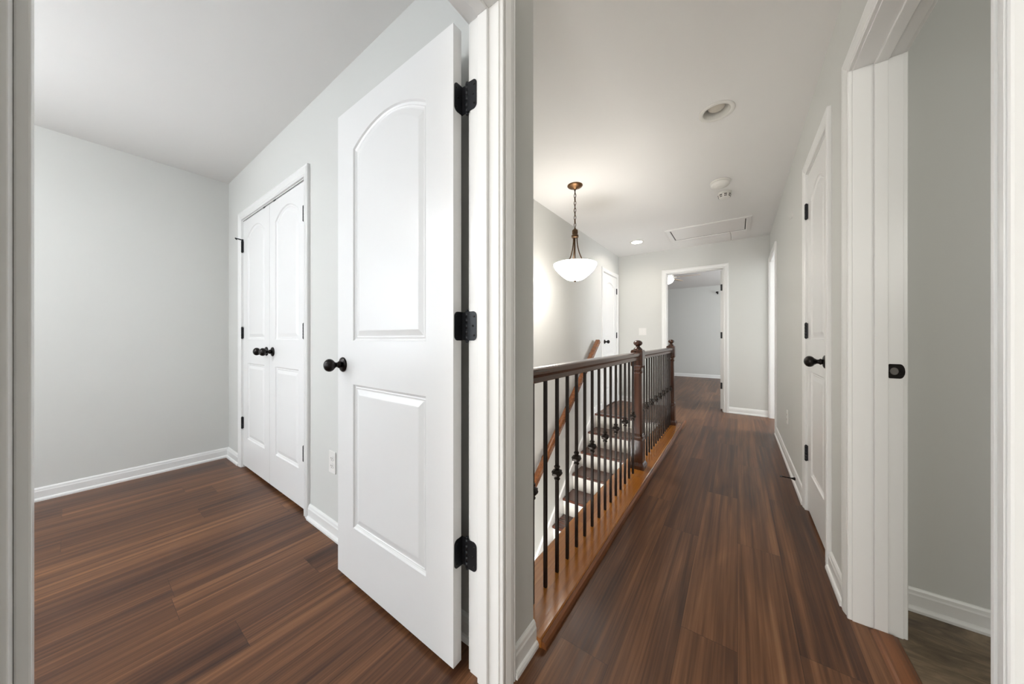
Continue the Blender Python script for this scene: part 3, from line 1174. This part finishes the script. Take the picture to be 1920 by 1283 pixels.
for k in range(3):
    a = 2 * pi * k / 3 + radians(10)
    pts, rr = [], []
    for i in range(15):
        t = i / 14
        r_ = .018 + .092 * (t ** 2.2)
        zz = 1.975 - (1.975 - 1.690) * t
        pts.append((PXX + r_ * cos(a), PYY + r_ * sin(a), zz))
    c = MB()
    c.tube(pts, .0052, 8)
    c.build('arm', M['brass_dark'], pd)
c = MB()
c.tube([(PXX, PYY, 1.97), (PXX, PYY, 1.60)], .005, 8)
c.build('centre_rod', M['brass_dark'], pd)
c = MB()
outer, inner = [], []
RB, ZB0, ZB1 = .192, 1.578, 1.728
for hh, rr_ in ((0, .004), (.004, .10), (.02, .20), (.05, .30), (.10, .385), (.16, .465), (.25, .555), (.35, .645), (.48, .755), (.61, .85), (.73, .92), (.84, .968), (.93, .995), (.98, 1.0), (1.0, .985)):
    outer.append((RB * rr_, ZB0 + (ZB1 - ZB0) * hh))
for r_, zz in reversed(outer):
    inner.append((max(r_ - .005, .0006), zz + .004 if zz < ZB1 - .001 else zz + .003))
c.lathe(outer + inner, 56, T_)
bo_ = c.build('glass_bowl', M['bowl'], pd)
bo_.data.materials.append(M['bowl_in'])
for i_, p_ in enumerate(bo_.data.polygons):
    if i_ >= 56 * len(outer) - 56:
        p_.material_index = 1
c = MB()
c.lathe([(0, 1.566), (.006, 1.567), (.010, 1.572), (.016, 1.578), (.016, 1.583), (0, 1.584)], 20, T_)
c.build('finial', M['brass_dark'], pd)

# ------------------------------------------------------------------ recessed lights


def recessed(loc, label, lit):
    e = empty('recessed_light', (loc[0], loc[1], H), label, 'ceiling light', 'recessed hall ceiling lights')
    T0 = Matrix.Translation((loc[0], loc[1], H))
    r = MB()
    n = 40
    prof = [(.071, .001), (.094, .0), (.0945, -.003), (.090, -.006), (.074, -.0065), (.0705, -.004)]
    vs, fs = [], []
    for rr_, zz in prof:
        for k in range(n):
            a = 2 * pi * k / n
            vs.append(T0 @ Vector((rr_ * cos(a), rr_ * sin(a), zz)))
    m_ = len(prof)
    for i in range(m_):
        j = (i + 1) % m_
        for k in range(n):
            fs.append((i * n + k, i * n + (k + 1) % n, j * n + (k + 1) % n, j * n + k))
    r.add(vs, fs, True)
    r.build('trim_ring', M['fixture'], e)
    cn = MB()
    prof = [(.0705, -.003), (.066, .045), (.060, .085), (.060, .130), (.001, .130), (.001, .134), (.064, .134), (.0725, .03), (.0725, -.001)]
    vs, fs = [], []
    for rr_, zz in prof:
        for k in range(n):
            a = 2 * pi * k / n
            vs.append(T0 @ Vector((rr_ * cos(a), rr_ * sin(a), zz)))
    for i in range(len(prof) - 1):
        for k in range(n):
            fs.append((i * n + k, i * n + (k + 1) % n, (i + 1) * n + (k + 1) % n, (i + 1) * n + k))
    cn.add(vs, fs, True)
    cn.build('baffle', M['fixture'], e)
    b_ = MB()
    zb = .012
    b_.lathe([(0, zb), (.020, zb + .001), (.038, zb + .006), (.046, zb + .014), (.047, zb + .022), (.040, zb + .045), (.026, zb + .075), (.018, zb + .085), (.018, zb + .117), (0, zb + .117)], 36, T0)
    b_.build('bulb', M['lit'] if lit else M['bulb_off'], e)


recessed(LIGHT_1, 'unlit recessed ceiling light with white trim ring, nearest in the hall', False)
recessed(LIGHT_2, 'glowing recessed ceiling light beyond the pendant lamp', True)

# ------------------------------------------------------------------ smoke detectors
sd = empty('smoke_detector', (-.125, 3.33, H), 'larger flat off-white smoke detector nearer the unlit recessed light', 'smoke detector', 'smoke detectors on the hall ceiling')
T0 = Matrix.Translation((-.125, 3.33, H))
b_ = MB()
b_.lathe([(0, 0), (.078, 0), (.078, -.008), (.074, -.010), (0, -.010)], 40, T0)
b_.build('base', M['fixture'], sd)
b_ = MB()
b_.lathe([(0, -.009), (.068, -.009), (.072, -.014), (.071, -.030), (.064, -.038), (.045, -.042), (.040, -.047), (.020, -.049), (0, -.049)], 40, T0)
b_.build('cover', M['fixture'], sd)
sd = empty('smoke_detector', (-.10, 3.60, H), 'small domed smoke detector with dark slots near the attic hatch', 'smoke detector', 'smoke detectors on the hall ceiling')
T0 = Matrix.Translation((-.10, 3.60, H))
b_ = MB()
b_.lathe([(0, 0), (.055, 0), (.055, -.010), (.050, -.014), (0, -.014)], 40, T0)
b_.build('base', M['fixture'], sd)
b_ = MB()
b_.lathe([(0, -.013), (.049, -.013), (.051, -.022), (.050, -.040), (.044, -.050), (.028, -.056), (0, -.057)], 40, T0)
b_.build('cover', M['fixture'], sd)
b_ = MB()
for k in range(8):
    a = 2 * pi * k / 8 + .2
    for zz, rr_, hh in ((-.030, .0505, .004), (-.044, .0475, .003)):
        m = T0 @ Matrix.Rotation(a, 4, 'Z') @ Matrix.Translation((rr_ - .0015, 0, zz))
        vs = [m @ Vector(p) for p in ((0, -.011, -hh), (.003, -.011, -hh), (.003, .011, -hh), (0, .011, -hh), (0, -.011, hh), (.003, -.011, hh), (.003, .011, hh), (0, .011, hh))]
        b_.add(vs, [(0, 3, 2, 1), (4, 5, 6, 7), (0, 1, 5, 4), (1, 2, 6, 5), (2, 3, 7, 6), (3, 0, 4, 7)])
b_.build('vent_slots', M['dark'], sd)

# ------------------------------------------------------------------ attic hatch
hx0, hx1, hy0, hy1 = -.765, .135, 4.44, 5.02
ah = empty('attic_hatch', ((hx0 + hx1) / 2, (hy0 + hy1) / 2, H), 'white rectangular attic hatch in the ceiling with a hanging cord', 'attic hatch')
fr = MB()
rings = []
pr = [(0, 0), (0, -.009), (.010, -.012), (.040, -.013), (.048, -.010), (.052, 0)]
for kind, (sx, sy) in enumerate(((1, 1), (-1, 1), (-1, -1), (1, -1), (1, 1))):
    cx = hx0 if sx > 0 else hx1
    cy = hy0 if sy > 0 else hy1
    rings.append([(cx + sx * o, cy + sy * o, H + z) for o, z in pr])
n = len(pr)
vs = [v for r in rings[:4] for v in r]
fs = []
for i in range(4):
    j = (i + 1) % 4
    for k in range(n):
        fs.append((i * n + k, i * n + (k + 1) % n, j * n + (k + 1) % n, j * n + k))
fr.add(vs, fs)
fr.build('frame', M['ceiling'], ah)
p_ = MB()
p_.box(hx0 + .062, hx1 - .062, hy0 + .062, hy1 - .062, H - .0014, H + .001)
p_.build('panel', M['ceiling'], ah)
g_ = MB()
g_.box(hx0 + .0525, hx1 - .0525, hy0 + .0525, hy1 - .0525, H - .0012, H + .001)
g_.build('gap', M['dark'], ah)
c = MB()
c.tube([(-.085, 4.93, H - .005), (-.078, 4.935, H - .012), (-.070, 4.94, H - .04), (-.067, 4.94, H - .085), (-.068, 4.94, H - .118)], .0022, 6)
c.build('pull_cord', M['cord'], ah)

# ------------------------------------------------------------------ plates


def wall_plate(name, cat, P, s, z, n, sg, w_, h_, label, kind, group=None):
    e = empty(name, P(s, n, z), label, cat, group)

    def bx(mb, a, b, c_, d_, u, v):
        p, q = P(a, c_, u), P(b, d_, v)
        mb.box(p[0], q[0], p[1], q[1], p[2], q[2])
    pl = MB()
    bx(pl, s - w_ / 2, s + w_ / 2, n, n + sg * .006, z - h_ / 2, z + h_ / 2)
    pl.build('plate', M['plastic'], e, 0.002)
    if kind == 'outlet':
        for dz in (-.020, .020):
            q = MB()
            ring = [(s + .0165 * cos(2 * pi * k / 20), z + dz + .0145 * sin(2 * pi * k / 20)) for k in range(20)]
            q.sweep([[P(a, n + sg * .006, b) for a, b in ring], [P(a, n + sg * .0078, b) for a, b in ring]])
            so = q.build('socket', M['plastic'], e)
            d_ = MB()
            for ds in (-.006, .006):
                bx(d_, s + ds - .001, s + ds + .001, n + sg * .0078, n + sg * .0084, z + dz - .001, z + dz + .006)
            bx(d_, s - .002, s + .002, n + sg * .0078, n + sg * .0084, z + dz - .009, z + dz - .006)
            do = d_.build('slots', M['dark'])
            do.parent = so
            do.matrix_parent_inverse = Matrix.Translation(-(so.location + e.location))
    else:
        for ds in kind:
            q = MB()
            a0, b0 = s + ds - .0165, s + ds + .0165
            zz0, zz1 = z - .033, z + .033
            ring0 = [P(a0, n + sg * .005, zz0), P(b0, n + sg * .005, zz0), P(b0, n + sg * .005, zz1), P(a0, n + sg * .005, zz1)]
            ring1 = [P(a0, n + sg * .0072, zz0), P(b0, n + sg * .0072, zz0), P(b0, n + sg * .0105, zz1), P(a0, n + sg * .0105, zz1)]
            q.sweep([ring0, ring1])
            q.build('rocker', M['plastic'], e)
    return e


wall_plate('wall_outlet', 'outlet', AX['y'], -1.765, .395, YC, -1, .072, .116, 'white duplex wall outlet between the closet doors and the open bedroom door', 'outlet', 'white duplex outlets')
wall_plate('wall_outlet', 'outlet', AX['x'], 3.55, .385, XR, -1, .072, .116, 'white duplex wall outlet low on the right hall wall', 'outlet', 'white duplex outlets')
wall_plate('light_switch', 'light switch', AX['y'], -1.258, 1.165, YF, -1, .118, .118, 'white double rocker light switch left of the far doorway', (-.023, .023))

# door stop on the right baseboard
ds = empty('door_stop', (XR - .0125, 3.02, .048), 'thin dark rod door stop sticking out of the right baseboard', 'door stop')
Tm = Matrix.Translation((XR - .0125, 3.02, .048)) @ Matrix.Rotation(radians(-90), 4, 'Y')
b_ = MB()
b_.lathe([(0, 0), (.011, 0), (.0115, .004), (.008, .012), (.005, .020), (.0045, .025), (0, .025)], 16, Tm)
b_.build('base', M['bronze'], ds)
b_ = MB()
b_.lathe([(0, .022), (.0042, .022), (.0042, .074), (0, .074)], 12, Tm)
b_.build('rod', M['bronze'], ds)
b_ = MB()
b_.lathe([(0, .072), (.0065, .072), (.0075, .076), (.0070, .086), (0, .087)], 14, Tm)
b_.build('rubber_tip', M['rubber'], ds)

# small white hook high on the right wall
hk = empty('wall_hook', (XR, 3.27, 2.01), 'tiny white hook high on the right hall wall', 'hook')
b_ = MB()
b_.box(XR - .003, XR, 3.262, 3.278, 1.995, 2.035)
b_.build('back_plate', M['plastic'], hk)
b_ = MB()
b_.tube([(XR - .002, 3.27, 2.004), (XR - .012, 3.27, 1.992), (XR - .020, 3.27, 1.994), (XR - .023, 3.27, 2.006)], .0022, 6)
b_.build('prong', M['plastic'], hk)

# ------------------------------------------------------------------ ceiling fan in the far room
FX, FY = -1.075, 6.52
fan = empty('ceiling_fan', (FX, FY, H), 'ceiling fan with tan blades and lit glass bowl in the far room', 'ceiling fan')
Tf = Matrix.Translation((FX, FY, 0))
b_ = MB()
b_.lathe([(0, H), (.075, H), (.075, H - .02), (.050, H - .045), (.045, H - .05), (.045, 2.34), (.095, 2.325), (.115, 2.30), (.115, 2.215), (.09, 2.200), (.06, 2.190), (0, 2.190)], 36, Tf)
b_.build('motor_housing', M['fixture'], fan)
for k in range(5):
    a = 2 * pi * k / 5
    mt = Tf @ Matrix.Rotation(a, 4, 'Z') @ Matrix.Rotation(radians(10), 4, 'X')
    mt = Tf @ Matrix.Rotation(a, 4, 'Z') @ Matrix.Translation((0, 0, 2.190)) @ Matrix.Rotation(radians(9), 4, 'X')
    bl = MB()
    out = [(.17, -.045), (.30, -.055), (.44, -.060), (.50, -.056), (.530, -.035), (.540, 0), (.530, .035), (.50, .056), (.44, .060), (.30, .055), (.17, .045)]
    bl.prism(out, .006, mt)
    bo = bl.build('blade', M['blade'], fan)
    br = MB()
    br.prism([(.08, -.014), (.20, -.032), (.20, .032), (.08, .014)], .004, mt @ Matrix.Translation((0, 0, -.0045)))
    bro = br.build('blade_iron', M['fixture'])
    bro.parent = bo
    bro.matrix_parent_inverse = Matrix.Translation(-(bo.location + fan.location))
b_ = MB()
pr = [(0, 2.180), (.060, 2.180), (.105, 2.178)]
for i in range(1, 11):
    a = pi / 2 * i / 10
    pr.append((max(.118 * cos(a), .0008), 2.175 - .105 * sin(a)))
b_.lathe(pr, 36, Tf)
b_.build('glass_bowl', M['fan_lit'], fan)

# unseen bowl lamp added to even out the bedroom light (behind the camera's left shoulder)
bx_, by_ = -2.55, -1.05
cl = empty('added_fill_lamp', (bx_, by_, H), 'unseen glass bowl lamp added to fill the bedroom with light', 'added fill lamp')
Tb = Matrix.Translation((bx_, by_, 0))
b_ = MB()
b_.lathe([(0, H), (.065, H), (.060, H - .015), (.012, H - .03), (.010, H - .29), (.03, H - .30), (.03, H - .32), (0, H - .32)], 40, Tb)
b_.build('base', M['fixture'], cl)
b_ = MB()
pr = [(0, H - .315), (.10, H - .312), (.178, H - .29)]
for i in range(1, 11):
    a = pi / 2 * i / 10
    pr.append((max(.178 * cos(a), .0008), H - .30 - .10 * sin(a)))
b_.lathe(pr, 40, Tb)
b_.build('fill_dome', emitter('fill_glow', (0.96, 0.98, 1.0), 35.0), cl)

# curtain rod bracket on the far room back wall
cb = empty('curtain_bracket', (-.42, 9.85, 2.0), 'small dark curtain rod bracket on the far room wall', 'curtain bracket')
b_ = MB()
b_.box(-.435, -.405, 9.842, 9.85, 2.21, 2.28)
b_.build('plate', M['bronze'], cb)
b_ = MB()
b_.tube([(-.42, 9.845, 2.245), (-.42, 9.78, 2.245), (-.42, 9.76, 2.255)], .007, 8)
b_.lathe([(0, 0), (.018, .002), (.025, .018), (.018, .036), (0, .040)], 14, Matrix.Translation((-.42, 9.765, 2.25)) @ Matrix.Rotation(radians(-90), 4, 'Y'))
b_.build('arm', M['bronze'], cb)
